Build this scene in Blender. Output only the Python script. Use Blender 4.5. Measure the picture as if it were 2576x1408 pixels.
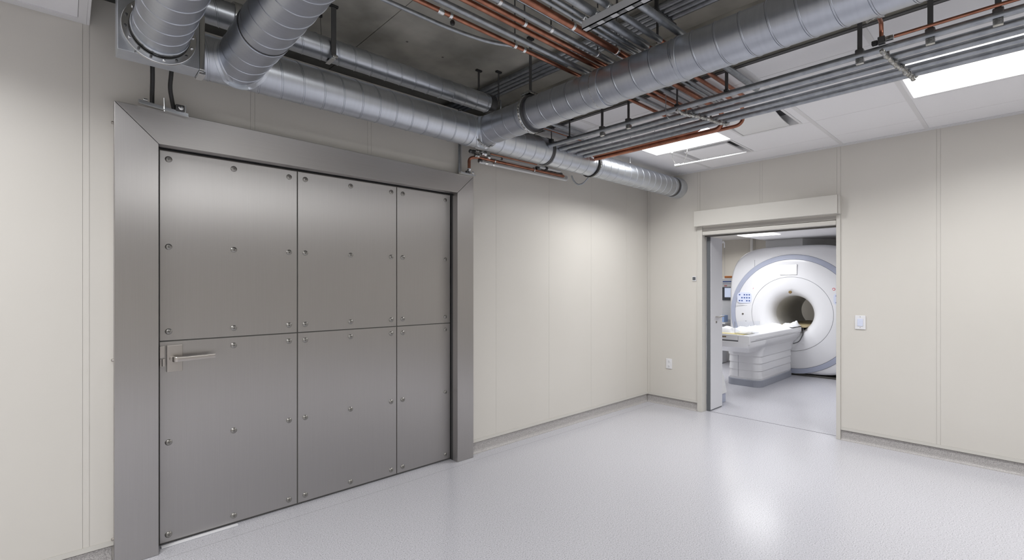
import bpy, bmesh, math, random
from mathutils import Vector, Matrix, noise

# ------------------------------------------------------------------ scene, camera, light, exposure
S = bpy.context.scene
for o in list(bpy.data.objects):
    bpy.data.objects.remove(o)
C = S.collection
S.view_settings.view_transform = 'Standard'
S.view_settings.look = 'None'
S.view_settings.gamma = 1
S.view_settings.use_curve_mapping = False
S.view_settings.exposure = 0.0
PI = math.pi
R = math.radians

cam = bpy.data.cameras.new('camera')
cam.sensor_width = 36
cam.lens = 36 * 1206.13 / 2576
cam.shift_y = (718.8 - 704) / 2576
cam.clip_start = 0.02
co = bpy.data.objects.new('camera', cam)
co.location = (0, 0, 1.5)
co.rotation_euler = (PI / 2, 0, R(47.081 - 90))
C.objects.link(co)
S.camera = co

W = bpy.data.worlds.new('world')
S.world = W
W.use_nodes = True
W.node_tree.nodes['Background'].inputs[0].default_value = (0.75, 0.8, 0.9, 1)
W.node_tree.nodes['Background'].inputs[1].default_value = 0.12

CE = 2.8785      # drop ceiling
SL = 3.25        # concrete slab
WA = 3.371       # panelled wall with the steel door
WB = 5.541       # wall with the doorway
XL, YB = -3.2, -4.2


def area(x, y, z, sx, sy, power, col=(0.99, 0.995, 1.0), spread=150):
    l = bpy.data.lights.new('area_lamp', 'AREA')
    l.shape = 'RECTANGLE'
    l.size, l.size_y, l.energy, l.color = sx, sy, power, col
    l.spread = R(spread)
    o = bpy.data.objects.new('area_lamp', l)
    o.location = (x, y, z)
    C.objects.link(o)
    return o


# lamps in the ceiling fixtures of the room and under the scanner room ceilings
PW = 34
LIT = [(3.82, 4.56, -0.62, 0.57), (3.97, 4.57, 1.90, 2.67), (-0.93, -0.35, 1.9, 2.5), (-0.93, -0.35, -0.65, 0.57),
       (3.97, 4.57, -2.5, -1.3), (-0.95, -0.35, -3.2, -2.0)]
for i, (a, b, c, d) in enumerate(LIT):
    area((a + b) / 2, (c + d) / 2, CE - 0.03, b - a, d - c, PW * (b - a) * (d - c) / .72 * (1.6, 1.3)[0] if a < 0 else PW * (b - a) * (d - c) / .72 * (.74, 1.32, 0, 0, .55)[i])
o = area(1.55, -2.30, 3.0, 1.2, 0.22, 14, spread=180)      # unseen fill lamp added behind the camera to light concrete, ducts and door
o.rotation_euler = (R(95), 0, 0)
area(8.1, 3.0, 2.30, 0.35, 0.7, 19, (0.97, 0.98, 1))
area(7.0, 4.2, 2.53, 0.9, 0.9, 30, (0.97, 0.98, 1))
area(7.2, 1.2, 2.30, 0.9, 0.9, 22, (0.97, 0.98, 1))
area(10.3, 4.4, 2.53, 0.6, 0.6, 14, (1, 0.98, 0.95))

# ------------------------------------------------------------------ materials


def nodes(name):
    m = bpy.data.materials.new(name)
    m.use_nodes = True
    nt = m.node_tree
    return m, nt, nt.nodes['Principled BSDF']


def mat(name, col, rough=.5, metal=0., spec=.5, coat=0., emit=None, estr=0., trans=0., alpha=1., ior=1.45):
    m, nt, b = nodes(name)
    b.inputs['Base Color'].default_value = (*col, 1)
    b.inputs['Roughness'].default_value = rough
    b.inputs['Metallic'].default_value = metal
    b.inputs['Specular IOR Level'].default_value = spec
    b.inputs['Coat Weight'].default_value = coat
    b.inputs['Coat Roughness'].default_value = .12
    b.inputs['Transmission Weight'].default_value = trans
    b.inputs['IOR'].default_value = ior
    if emit:
        b.inputs['Emission Color'].default_value = (*emit, 1)
        b.inputs['Emission Strength'].default_value = estr
    return m


def textured(name, col, col2, scale, rough=.5, rvar=0., metal=0., bump=0., stretch=(1, 1, 1), detail=3, coat=0., lo=.35, hi=.65, aniso=0., spec=.5):
    """base colour between two tones by noise in object space, with optional roughness change and bump"""
    m, nt, b = nodes(name)
    N, L = nt.nodes.new, nt.links.new
    tc = N('ShaderNodeTexCoord')
    mp = N('ShaderNodeMapping')
    mp.inputs['Scale'].default_value = stretch
    nz = N('ShaderNodeTexNoise')
    nz.inputs['Scale'].default_value = scale
    nz.inputs['Detail'].default_value = detail
    cr = N('ShaderNodeMapRange')
    cr.inputs['From Min'].default_value = lo
    cr.inputs['From Max'].default_value = hi
    mx = N('ShaderNodeMix')
    mx.data_type = 'RGBA'
    mx.inputs['A'].default_value = (*col, 1)
    mx.inputs['B'].default_value = (*col2, 1)
    L(tc.outputs['Object'], mp.inputs['Vector'])
    L(mp.outputs['Vector'], nz.inputs['Vector'])
    L(nz.outputs['Fac'], cr.inputs['Value'])
    L(cr.outputs['Result'], mx.inputs['Factor'])
    L(mx.outputs['Result'], b.inputs['Base Color'])
    b.inputs['Metallic'].default_value = metal
    b.inputs['Coat Weight'].default_value = coat
    b.inputs['Coat Roughness'].default_value = .15
    b.inputs['Anisotropic'].default_value = aniso
    if aniso:      # upright brush strokes smear highlights sideways
        tv = N('ShaderNodeCombineXYZ')
        tv.inputs[0].default_value = 1
        L(tv.outputs[0], b.inputs['Tangent'])
    b.inputs['Specular IOR Level'].default_value = spec
    if rvar:
        rr = N('ShaderNodeMapRange')
        rr.inputs['To Min'].default_value = rough - rvar
        rr.inputs['To Max'].default_value = rough + rvar
        L(nz.outputs['Fac'], rr.inputs['Value'])
        L(rr.outputs['Result'], b.inputs['Roughness'])
    else:
        b.inputs['Roughness'].default_value = rough
    if bump:
        bp = N('ShaderNodeBump')
        bp.inputs['Strength'].default_value = bump
        bp.inputs['Distance'].default_value = .002
        L(nz.outputs['Fac'], bp.inputs['Height'])
        L(bp.outputs['Normal'], b.inputs['Normal'])
    return m


def floor_material():
    m, nt, b = nodes('speckled_vinyl')
    N, L = nt.nodes.new, nt.links.new
    geo = N('ShaderNodeNewGeometry')
    big = N('ShaderNodeTexNoise')
    big.inputs['Scale'].default_value = 150
    big.inputs['Detail'].default_value = 2
    ramp = N('ShaderNodeValToRGB')
    e = ramp.color_ramp.elements
    e[0].position, e[0].color = .30, (.27, .265, .275, 1)
    e[1].position, e[1].color = .72, (.72, .71, .74, 1)
    for p, c in ((.40, (.47, .468, .50)), (.50, (.515, .512, .548)), (.62, (.55, .546, .585))):
        k = ramp.color_ramp.elements.new(p)
        k.color = (*c, 1)
    L(geo.outputs['Position'], big.inputs['Vector'])
    L(big.outputs['Fac'], ramp.inputs['Fac'])
    # dark welded seam along the wall with the steel door
    sep = N('ShaderNodeSeparateXYZ')
    L(geo.outputs['Position'], sep.inputs[0])
    wob = N('ShaderNodeTexNoise')
    wob.inputs['Scale'].default_value = .8
    L(geo.outputs['Position'], wob.inputs['Vector'])
    sc = N('ShaderNodeMath'); sc.operation = 'MULTIPLY_ADD'
    L(wob.outputs['Fac'], sc.inputs[0]); sc.inputs[1].default_value = .03; sc.inputs[2].default_value = -3.247
    ad = N('ShaderNodeMath'); ad.operation = 'ADD'
    L(sep.outputs['Y'], ad.inputs[0]); L(sc.outputs[0], ad.inputs[1])
    ab = N('ShaderNodeMath'); ab.operation = 'ABSOLUTE'
    L(ad.outputs[0], ab.inputs[0])
    lt = N('ShaderNodeMath'); lt.operation = 'LESS_THAN'
    L(ab.outputs[0], lt.inputs[0]); lt.inputs[1].default_value = .0011
    mx = N('ShaderNodeMix'); mx.data_type = 'RGBA'
    L(lt.outputs[0], mx.inputs['Factor'])
    L(ramp.outputs['Color'], mx.inputs['A'])
    mx.inputs['B'].default_value = (.2, .2, .2, 1)
    L(mx.outputs['Result'], b.inputs['Base Color'])
    b.inputs['Roughness'].default_value = .22
    b.inputs['Specular IOR Level'].default_value = .42
    return m


M = {}
M['floor'] = floor_material()
M['base'] = textured('speckled_cove', (.50, .48, .47), (.30, .285, .28), 230, .45, lo=.42, hi=.62)
M['panel'] = textured('cream_wall_panel', (.652, .626, .578), (.670, .644, .596), 1.2, .38, .04)
M['trimcream'] = mat('cream_trim', (.63, .61, .565), .4)
M['gap'] = mat('dark_gap', (.13, .125, .115), .8)
M['joint'] = mat('panel_joint', (.50, .48, .45), .7)
M['strut'] = mat('pale_zinc_strut', (.52, .53, .54), .5)
M['screw'] = mat('dull_steel_screw', (.34, .33, .31), .32, 1.)
M['tile'] = textured('white_ceiling_tile', (.865, .86, .875), (.875, .87, .885), 60, .85, bump=.02)
M['tbar'] = mat('white_grid_bar', (.76, .755, .76), .5)
M['concrete'] = textured('bare_concrete', (.24, .23, .20), (.46, .44, .385), 2.6, .85, bump=.9, detail=12, lo=.32, hi=.68)
M['steel'] = textured('brushed_steel', (.485, .47, .46), (.50, .485, .475), 1, .36, .03, 1., .015, (260, 260, 3), 4, aniso=.85)
M['steelh'] = textured('brushed_steel_horizontal', (.48, .465, .452), (.50, .485, .472), 1, .40, .03, 1., .015, (3, 260, 260), 4)
M['satin'] = mat('satin_nickel', (.50, .47, .44), .3, 1.)
M['chrome'] = mat('bright_zinc', (.75, .76, .76), .22, 1.)
M['galv'] = textured('galvanized_sheet', (.60, .635, .68), (.70, .73, .77), 9, .36, .07, 1., .06, (1, 1, 1), 6)
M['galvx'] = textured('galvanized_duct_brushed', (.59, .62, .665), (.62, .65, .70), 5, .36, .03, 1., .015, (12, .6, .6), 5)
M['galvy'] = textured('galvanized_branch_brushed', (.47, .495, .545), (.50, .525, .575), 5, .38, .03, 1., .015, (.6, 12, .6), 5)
M['conduit'] = textured('galvanized_conduit', (.31, .33, .355), (.40, .42, .445), 26, .38, .08, .95, .05, (1, 1, 1), 5)
M['whitepipe'] = mat('white_plastic_pipe', (.62, .62, .62), .35)
M['copper'] = textured('copper_tube', (.45, .205, .135), (.30, .13, .085), 14, .3, .08, 1., .04, (1, 1, 1), 5)
M['blackst'] = mat('black_steel', (.045, .045, .045), .45, .6)
M['darkst'] = mat('dark_grey_steel', (.12, .12, .122), .45, .7)
M['rubber'] = mat('black_cable_jacket', (.012, .012, .012), .4)
M['sealant'] = textured('silver_foil_sealant', (.62, .62, .60), (.25, .25, .24), 60, .28, .1, 1., .4, (1, 1, 1), 5)
M['plastic'] = mat('white_plastic', (.78, .78, .80), .35)
M['greyhole'] = mat('slot_grey', (.12, .12, .13), .6)
M['doorw'] = mat('white_door_laminate', (.72, .72, .745), .35)
M['seal'] = mat('grey_rubber_seal', (.13, .14, .15), .6)
M['mriw'] = mat('white_scanner_shell', (.80, .80, .82), .28, coat=.25)
M['mrib'] = mat('blue_grey_band', (.43, .46, .57), .35)
M['mrig'] = mat('blue_grey_plinth', (.33, .345, .40), .4)
M['bore'] = mat('bore_lining', (.66, .655, .63), .35)
M['seam'] = mat('grey_seam', (.35, .35, .38), .6)
M['screen'] = mat('lit_white_screen', (.9, .9, .9), .3, emit=(1, 1, 1), estr=1.3)
M['lamp'] = mat('lit_diffuser', (.9, .9, .9), .5, emit=(1, .99, .97), estr=2.2)
M['blue'] = mat('blue_print', (.05, .10, .32), .5)
M['palebl'] = mat('pale_blue_pad', (.68, .72, .86), .4)
M['red'] = mat('red_print', (.65, .16, .18), .5)
M['brown'] = mat('brown_sensor', (.20, .13, .05), .4)
M['linen'] = mat('white_linen', (.74, .74, .755), .8)
M['yellow'] = mat('yellow_pad', (.72, .62, .30), .7)
M['orange'] = mat('orange_item', (.62, .22, .06), .5)
M['dark'] = mat('dark_screen_frame', (.07, .075, .085), .4)
M['scr2'] = mat('pale_blue_screen', (.55, .6, .75), .3, emit=(.6, .68, .85), estr=.45)
M['lblue'] = mat('light_blue_carton', (.35, .48, .75), .5)
M['glass'] = mat('clear_acrylic', (.97, .98, 1), .05, trans=1., ior=1.08)
M['tan'] = mat('tan_rail', (.46, .38, .22), .5)
M['white'] = mat('white_enamel', (.80, .80, .80), .3)

# ------------------------------------------------------------------ mesh helpers
OFF = {}


def bx(bm, x0, x1, y0, y1, z0, z1, bev=0., seg=2):
    x0, x1 = sorted((x0, x1)); y0, y1 = sorted((y0, y1)); z0, z1 = sorted((z0, z1))
    r = bmesh.ops.create_cube(bm, size=1)
    vs = r['verts']
    for v in vs:
        v.co = Vector(((x0 + x1) / 2 + v.co.x * (x1 - x0), (y0 + y1) / 2 + v.co.y * (y1 - y0), (z0 + z1) / 2 + v.co.z * (z1 - z0)))
    if bev:
        es = list({e for v in vs for e in v.link_edges})
        bmesh.ops.bevel(bm, geom=es, offset=min(bev, (x1 - x0) * .49, (y1 - y0) * .49, (z1 - z0) * .49), segments=seg, affect='EDGES', profile=.5)
    return bm


def box(*a, **k):
    bm = bmesh.new()
    bx(bm, *a, **k)
    return bm


def fillet(pts, rad, n=7):
    """polyline with rounded corners"""
    pts = [Vector(p) for p in pts]
    out = [pts[0]]
    for i in range(1, len(pts) - 1):
        a, b, c = pts[i - 1], pts[i], pts[i + 1]
        u, w = (a - b), (c - b)
        d = min(rad, u.length * .48, w.length * .48)
        p, q = b + u.normalized() * d, b + w.normalized() * d
        for k in range(n + 1):
            t = k / n
            out.append(p * (1 - t) ** 2 + b * 2 * t * (1 - t) + q * t * t)
    out.append(pts[-1])
    return out


def tube(bm, pts, r, n=14, cap=True):
    pts = [Vector(p) for p in pts]
    T = []
    for i in range(len(pts)):
        a = pts[max(0, i - 1)]; b = pts[min(len(pts) - 1, i + 1)]
        T.append((b - a).normalized())
    up = Vector((0, 0, 1)) if abs(T[0].z) < .9 else Vector((1, 0, 0))
    nrm = T[0].cross(up).normalized()
    rings = []
    for i, p in enumerate(pts):
        if i:
            q = T[i - 1].rotation_difference(T[i])
            nrm = (q @ nrm).normalized()
        bn = T[i].cross(nrm).normalized()
        rr = r[i] if isinstance(r, (list, tuple)) else r
        rings.append([bm.verts.new(p + nrm * (rr * math.cos(2 * PI * k / n)) + bn * (rr * math.sin(2 * PI * k / n))) for k in range(n)])
    for a, b in zip(rings, rings[1:]):
        for k in range(n):
            bm.faces.new((a[k], a[(k + 1) % n], b[(k + 1) % n], b[k]))
    if cap:
        bm.faces.new(rings[0][::-1])
        bm.faces.new(rings[-1])
    return bm


def tb(pts, r, n=14, rad=0):
    bm = bmesh.new()
    return tube(bm, fillet(pts, rad) if rad else pts, r, n)


def axes(ax):
    return {'X': (Vector((1, 0, 0)), Vector((0, 1, 0)), Vector((0, 0, 1))),
            'Y': (Vector((0, 1, 0)), Vector((0, 0, 1)), Vector((1, 0, 0))),
            'Z': (Vector((0, 0, 1)), Vector((1, 0, 0)), Vector((0, 1, 0)))}[ax]


def lathe(bm, ax, c, prof, n=48, closed=False):
    """profile of (distance along axis, radius) turned about the axis"""
    d, u, w = axes(ax)
    c = Vector(c)
    rings = []
    for s, r in prof:
        rings.append([bm.verts.new(c + d * s + u * (r * math.cos(2 * PI * k / n)) + w * (r * math.sin(2 * PI * k / n))) for k in range(n)])
    pairs = list(zip(rings, rings[1:]))
    if closed:
        pairs.append((rings[-1], rings[0]))
    for a, b in pairs:
        for k in range(n):
            bm.faces.new((a[k], a[(k + 1) % n], b[(k + 1) % n], b[k]))
    if not closed:
        if prof[0][1] > 1e-6:
            bm.faces.new(rings[0][::-1])
        if prof[-1][1] > 1e-6:
            bm.faces.new(rings[-1])
    return bm


def lt(ax, c, prof, n=48, closed=False):
    return lathe(bmesh.new(), ax, c, prof, n, closed)


def ringband(ax, c, r0, r1, w, n=56):
    """flat hoop, inner radius r0, outer radius r1, width w, centred on c"""
    return lt(ax, c, [(-w / 2, r0), (-w / 2, r1 - .002), (-w / 2 + .002, r1), (w / 2 - .002, r1), (w / 2, r1 - .002), (w / 2, r0)], n, True)


def spiral(ax, start, L, r, pitch=.118, phase=0., n=60, h=.0028, sgn=1):
    """round duct with a raised spiral lock seam"""
    d, u, w = axes(ax)
    c = Vector(start)
    prof = []
    k = -2
    while k * pitch < L + 2 * pitch:
        b = k * pitch + phase
        prof += [(b - .005, 0), (b - .0035, 1), (b + .0005, 1), (b + .0015, -.9), (b + .0045, -.9), (b + .0052, 0), (b + pitch * .5, 0)]
        k += 1
    bm = bmesh.new()
    grid = []
    for s, q in prof:
        row = []
        for j in range(n + 1):
            th = 2 * PI * j / n
            ss = min(max(s + sgn * pitch * j / n, 0), L)
            rr = r + (h * q if 0 < ss < L else 0)
            row.append(bm.verts.new(c + d * ss + u * (rr * math.cos(th)) + w * (rr * math.sin(th))))
        grid.append(row)
    for a, b in zip(grid, grid[1:]):
        for j in range(n):
            if (a[j].co - b[j].co).length > 1e-6 or (a[j + 1].co - b[j + 1].co).length > 1e-6:
                bm.faces.new((a[j], a[j + 1], b[j + 1], b[j]))
    bmesh.ops.remove_doubles(bm, verts=bm.verts, dist=1e-5)
    bmesh.ops.holes_fill(bm, edges=bm.edges, sides=0)
    return bm


def lumpy(bm, pts, r, seed, n=10, amp=.5):
    rnd = random.Random(seed)
    P = []
    for a, b in zip(pts, pts[1:]):
        a, b = Vector(a), Vector(b)
        m = max(2, int((b - a).length / .008))
        P += [a.lerp(b, k / m) for k in range(m)]
    P.append(Vector(pts[-1]))
    tube(bm, P, [r * (1 - amp * .5 + amp * rnd.random()) for _ in P], n)
    for v in bm.verts:
        v.co += noise.noise_vector(v.co * 70 + Vector((seed, 0, 0))) * r * amp * .7
    return bm


def lumpy_ring(ax, c, Rr, r, seed, a0=0, a1=360):
    d, u, w = axes(ax)
    n = 72
    pts = [Vector(c) + u * (Rr * math.cos(R(a0 + (a1 - a0) * k / n))) + w * (Rr * math.sin(R(a0 + (a1 - a0) * k / n))) for k in range(n + 1)]
    return lumpy(bmesh.new(), pts, r, seed)


def roundrect(x0, x1, y0, y1, r, n=5):
    out = []
    for cx, cy, a in ((x1 - r, y1 - r, 0), (x0 + r, y1 - r, 90), (x0 + r, y0 + r, 180), (x1 - r, y0 + r, 270)):
        for k in range(n + 1):
            t = R(a + 90 * k / n)
            out.append((cx + r * math.cos(t), cy + r * math.sin(t)))
    return out


def loft(bm, loops, cap=True):
    rings = [[bm.verts.new(p) for p in lp] for lp in loops]
    n = len(rings[0])
    for a, b in zip(rings, rings[1:]):
        for k in range(n):
            bm.faces.new((a[k], a[(k + 1) % n], b[(k + 1) % n], b[k]))
    if cap:
        bm.faces.new(rings[0][::-1])
        bm.faces.new(rings[-1])
    return bm


def prism(bm, poly, ax, a, b):
    """polygon (two coordinates) pushed along axis from a to b"""
    f = {'X': lambda p, s: (s, p[0], p[1]), 'Y': lambda p, s: (p[0], s, p[1]), 'Z': lambda p, s: (p[0], p[1], s)}[ax]
    return loft(bm, [[f(p, a) for p in poly], [f(p, b) for p in poly]])


def obj(name, bm, m, parent=None, smooth=35):
    bmesh.ops.recalc_face_normals(bm, faces=bm.faces)
    if parent is None:
        xs = [v.co for v in bm.verts]
        lo = Vector((min(v.x for v in xs), min(v.y for v in xs), min(v.z for v in xs)))
        hi = Vector((max(v.x for v in xs), max(v.y for v in xs), max(v.z for v in xs)))
        off = Vector(((lo.x + hi.x) / 2, (lo.y + hi.y) / 2, lo.z))
    else:
        off = OFF[parent.name]
    bmesh.ops.translate(bm, verts=bm.verts, vec=-off)
    me = bpy.data.meshes.new(name)
    bm.to_mesh(me)
    bm.free()
    me.materials.append(M[m])
    if smooth:
        for p in me.polygons:
            p.use_smooth = True
        me.set_sharp_from_angle(angle=R(smooth))
    o = bpy.data.objects.new(name, me)
    if smooth:
        w = o.modifiers.new('weighted_normal', 'WEIGHTED_NORMAL')
        w.keep_sharp = True
    C.objects.link(o)
    if parent is None:
        o.location = off
    else:
        o.parent = parent
    OFF[o.name] = off
    return o


def tag(o, label, cat, group=None):
    o['label'] = label
    o['category'] = cat
    if group:
        o['group'] = group
    return o


def thing(name, label, cat, loc, group=None):
    o = bpy.data.objects.new(name, None)
    o.empty_display_size = .1
    C.objects.link(o)
    o.location = loc
    OFF[o.name] = Vector(loc)
    return tag(o, label, cat, group)


def struct(name, bm, m, parent=None, smooth=0):
    o = obj(name, bm, m, parent, smooth)
    if parent is None:
        o['kind'] = 'structure'
    return o


def multi(o, extra):
    for m in extra:
        o.data.materials.append(M[m])


# ------------------------------------------------------------------ shell: floor, walls, ceilings
struct('floor', box(XL - .1, 11.4, YB - .1, 5.4, -.12, 0), 'floor')

# wall along the steel door: separate laminate panels with fine joints on a dark backing
DX0, DX1, DZ = .36, 2.465, 2.315       # opening behind the door frame
bm = bmesh.new()
xs = [XL, -1.9, -.62, .063, .09, .86, .885, 1.656, 1.685, 2.932, 3.657, 4.36, 5.064, WB]
g = .0008
for a, b in zip(xs, xs[1:]):
    top = CE if b <= .0905 or a >= 3.11 else 3.03
    if a < 3.11 < b:
        top = CE
    parts = [(a, b, .125, top)]
    if b > DX0 and a < DX1:
        parts = []
        if a < DX0:
            parts += [(a, DX0, .125, top), (DX0, b, DZ, top)] if b > DX0 else []
        elif b > DX1:
            parts += [(a, DX1, DZ, top), (DX1, b, .125, top)]
        else:
            parts += [(a, b, DZ, top)]
    for p, q, z0, z1 in parts:
        bx(bm, p + (g if abs(p - DX0) > 1e-4 and abs(p - DX1) > 1e-4 else 0), q - (g if abs(q - DX0) > 1e-4 and abs(q - DX1) > 1e-4 else 0), WA, WA + .02, z0, z1)
wl = struct('wall_left', bm, 'panel')
bm = bmesh.new()
bx(bm, XL, DX0, WA + .012, WA + .12, 0, .11)
bx(bm, DX1, WB, WA + .012, WA + .12, 0, .11)
bx(bm, XL, DX0, WA + .0022, WA + .12, .11, CE)
bx(bm, DX1, WB, WA + .0022, WA + .12, .11, CE)
bx(bm, DX0, DX1, WA + .0022, WA + .12, DZ, CE)
bx(bm, .09, 3.11, WA + .012, WA + .12, CE, 3.028)
bk = obj('backing', bm, 'joint', wl, 0)
bm = bmesh.new()
bx(bm, XL, DX0, WA - .003, WA + .02, .098, .1245)
bx(bm, DX1, WB, WA - .003, WA + .02, .098, .1245)
obj('bottom_rail', bm, 'trimcream', wl, 0)
# dark void above the wall head
struct('wall_back_void', box(-.2, 3.4, 3.95, 4.0, 2.9, SL + .1), 'gap')

# wall with the doorway
OY0, OY1, OZ = 1.279, 2.63, 2.10
bm = bmesh.new()
ys = [WA, 3.33, 2.692, 2.668, 1.987, 1.962, 1.274, 1.244, .539, .513, -.21, -.235, -.96, -.985, -1.7, -1.725, -2.5, -2.525, -3.3, -3.325, YB]
for a, b in zip(ys[1:], ys):
    segs = [(a, b, .125)]
    if b > OY0 and a < OY1:
        segs = []
        lo_, hi_ = max(a, OY0 - .03), min(b, OY1 + .03)
        if a < OY0 - .03:
            segs.append((a, OY0 - .03, .125))
        if b > OY1 + .03:
            segs.append((OY1 + .03, b, .125))
        segs.append((lo_, hi_, OZ + .09))
    for p, q, z0 in segs:
        if q - p > .004:
            bx(bm, WB, WB + .02, p + g, q - g, z0, CE)
wr = struct('wall_right', bm, 'panel')
bm = bmesh.new()
bx(bm, WB + .012, WB + .10, OY1 + .03, WA + .1, 0, .11)
bx(bm, WB + .012, WB + .10, YB, OY0 - .03, 0, .11)
bx(bm, WB + .0022, WB + .10, OY1 + .03, WA + .1, .11, CE)
bx(bm, WB + .0022, WB + .10, YB, OY0 - .03, .11, CE)
bx(bm, WB + .0022, WB + .10, OY0 - .03, OY1 + .03, OZ + .05, CE)
obj('backing', bm, 'joint', wr, 0)
bm = bmesh.new()
bx(bm, WB - .003, WB + .02, OY1 + .065, WA, .098, .1245)
bx(bm, WB - .003, WB + .02, YB, OY0 - .036, .098, .1245)
obj('bottom_rail', bm, 'trimcream', wr, 0)

struct('wall_front', box(XL, WB, YB - .12, YB, 0, SL), 'panel')
struct('wall_rear', box(XL - .12, XL, YB, WA, 0, SL), 'panel')

# skirting with a coved foot


def cove(a, b, along, pos):
    """speckled skirting turned up from the floor; pos is the wall face"""
    pr = [(0, .092), (-.004, .092), (-.005, .03), (-.009, .014), (-.018, .004), (-.03, .0015), (-.03, 0), (0, 0)]
    bm = bmesh.new()
    if along == 'X':
        prism(bm, [(pos + p, z) for p, z in pr], 'X', a, b)
    else:
        prism(bm, [(pos + p, z) for p, z in pr], 'Y', a, b)
    return bm


struct('baseboard_left', cove(XL, .18, 'X', WA + .012), 'base', smooth=50)
struct('baseboard_left.001', cove(2.612, WB, 'X', WA + .012), 'base', smooth=50)
struct('baseboard_right', cove(2.70, WA, 'Y', WB + .012), 'base', smooth=50)
struct('baseboard_right.001', cove(YB, 1.243, 'Y', WB + .012), 'base', smooth=50)


def grid_ceiling(name, x0, x1, y0, y1, xl, yl, holes, barw=.03):
    """tiles with fine joints (lines across x) and flat bars (lines across y); holes are left for fixtures"""
    bm = bmesh.new()
    X = sorted({x0, x1, *[x for x in xl if x0 < x < x1], *[v for h in holes for v in h[:2] if x0 < v < x1]})
    Y = sorted({y0, y1, *[y for y in yl if y0 < y < y1], *[v for h in holes for v in h[2:] if y0 < v < y1]})

    def hole(x, y):
        return any(h[0] < x < h[1] and h[2] < y < h[3] for h in holes)
    for a, b in zip(X, X[1:]):
        for c, d in zip(Y, Y[1:]):
            if hole((a + b) / 2, (c + d) / 2):
                continue
            ga = .0016 if a in xl or a == x0 else 0
            gb = .0016 if b in xl or b == x1 else 0
            gc = .0012 if c in yl or c == y0 else 0
            gd = .0012 if d in yl or d == y1 else 0
            bx(bm, a + ga, b - gb, c + gc, d - gd, CE, CE + .015)
    o = struct(name, bm, 'tile')
    bm = bmesh.new()
    for a, b in zip(X, X[1:]):
        for c, d in zip(Y, Y[1:]):
            if not hole((a + b) / 2, (c + d) / 2):
                bx(bm, a, b, c, d, CE + .012, CE + .03)
    obj('backing', bm, 'gap', o, 0)
    bm = bmesh.new()
    for y in yl:
        for a, b in zip(X, X[1:]):
            if not hole((a + b) / 2, y):
                bx(bm, a, b, y - barw / 2, y + barw / 2, CE - .0035, CE + .002)
    obj('grid_bar', bm, 'tbar', o, 0)
    return o


V1 = (4.60, 5.15, 1.905, 2.495)
V2 = (4.02, 4.575, 1.30, 1.80)
cr = grid_ceiling('ceiling', 3.118, WB, YB, WA, [3.373, 3.97, 4.59, 5.18],
                  [-3.89, -3.25, -2.61, -1.97, -1.33, -.69, -.04, .60, 1.23, 2.53, 3.17],
                  [LIT[0], LIT[1], LIT[4], V1, V2])
cl = grid_ceiling('ceiling.001', XL, .078, YB, WA, [.045, -.33, -.97, -1.6, -2.2],
                  [-3.89, -3.25, -2.61, -1.97, -1.33, -.69, -.04, .60, 1.23, 1.87, 2.51, 3.335],
                  [LIT[2], LIT[3], LIT[5]])
# wall angle of the drop ceilings
bm = bmesh.new()
bx(bm, WB - .022, WB, YB, WA, CE - .006, CE - .0005)
bx(bm, WB - .003, WB - .0002, YB, WA, CE - .016, CE - .0005)
bx(bm, 3.118, WB - .022, WA - .022, WA, CE - .006, CE - .0005)
struct('trim_1', bm, 'tbar')
bm = bmesh.new()
bx(bm, XL, .078, WA - .05, WA - .0005, CE - .006, CE - .0005)
bx(bm, .045, .078, YB, WA - .05, CE - .006, CE - .0005)
struct('trim_2', bm, 'tbar')

# concrete slab in two pours with a joint, and concrete upstands around the opening
bm = bmesh.new()
bx(bm, -.1, 1.5545, YB, 4.0, SL, SL + .15)
bx(bm, 1.5595, 3.4, YB, 4.0, SL, SL + .15)
bx(bm, 1.55, 1.564, YB, 4.0, SL + .006, SL + .15)
sl = struct('ceiling_slab', bm, 'concrete')
for x, y in ((2.111, 3.05), (1.79, 3.03)):
    obj('anchor_hole', lt('Z', (x, y, SL - .001), [(0, .009), (.003, .009)], 16), 'gap', sl)
bm = bmesh.new()
bx(bm, 3.1185, 3.26, YB, 3.95, CE + .032, SL)
bx(bm, 3.104, 3.118, YB, WA - .002, CE + .0105, SL - .0005)
bk1 = struct('trim_3', bm, 'concrete')
bm = bmesh.new()
bx(bm, 3.086, 3.118, YB, WA - .002, CE - .003, CE + .003)
bx(bm, 3.112, 3.118, YB, WA - .002, CE - .003, CE + .010)
struct('trim_4', bm, 'darkst')
bm = bmesh.new()
bx(bm, -.02, .075, YB, WA + .2, CE + .032, SL)
struct('trim_5', bm, 'concrete')
bm = bmesh.new()
bx(bm, .0785, .090, YB, WA - .002, CE - .006, CE + .05)
struct('trim_6', bm, 'tbar')

# scanner room shell
bm = bmesh.new()
bx(bm, 11.3, 11.4, -.7, 5.3, 0, 2.60)
wf = struct('wall_back', bm, 'panel')
bm = bmesh.new()
for y in (4.83, 4.15, 3.4, 2.6):
    bx(bm, 11.297, 11.3, y, y + .003, .1, 2.6)
obj('joint', bm, 'seam', wf, 0)
struct('wall_side', box(5.65, 11.3, 5.3, 5.4, 0, 2.60), 'panel')
struct('wall_side.001', box(5.65, 11.3, -.8, -.7, 0, 2.60), 'panel')
struct('ceiling_scanner', box(5.64, 11.4, -.8, 5.4, 2.565, 2.66), 'tile')
struct('ceiling_soffit', box(5.66, 11.0, -.7, 3.24, 2.32, 2.564, bev=.004), 'tile')
struct('baseboard_back', box(11.285, 11.3, -.7, 5.3, 0, .10), 'base')

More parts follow.
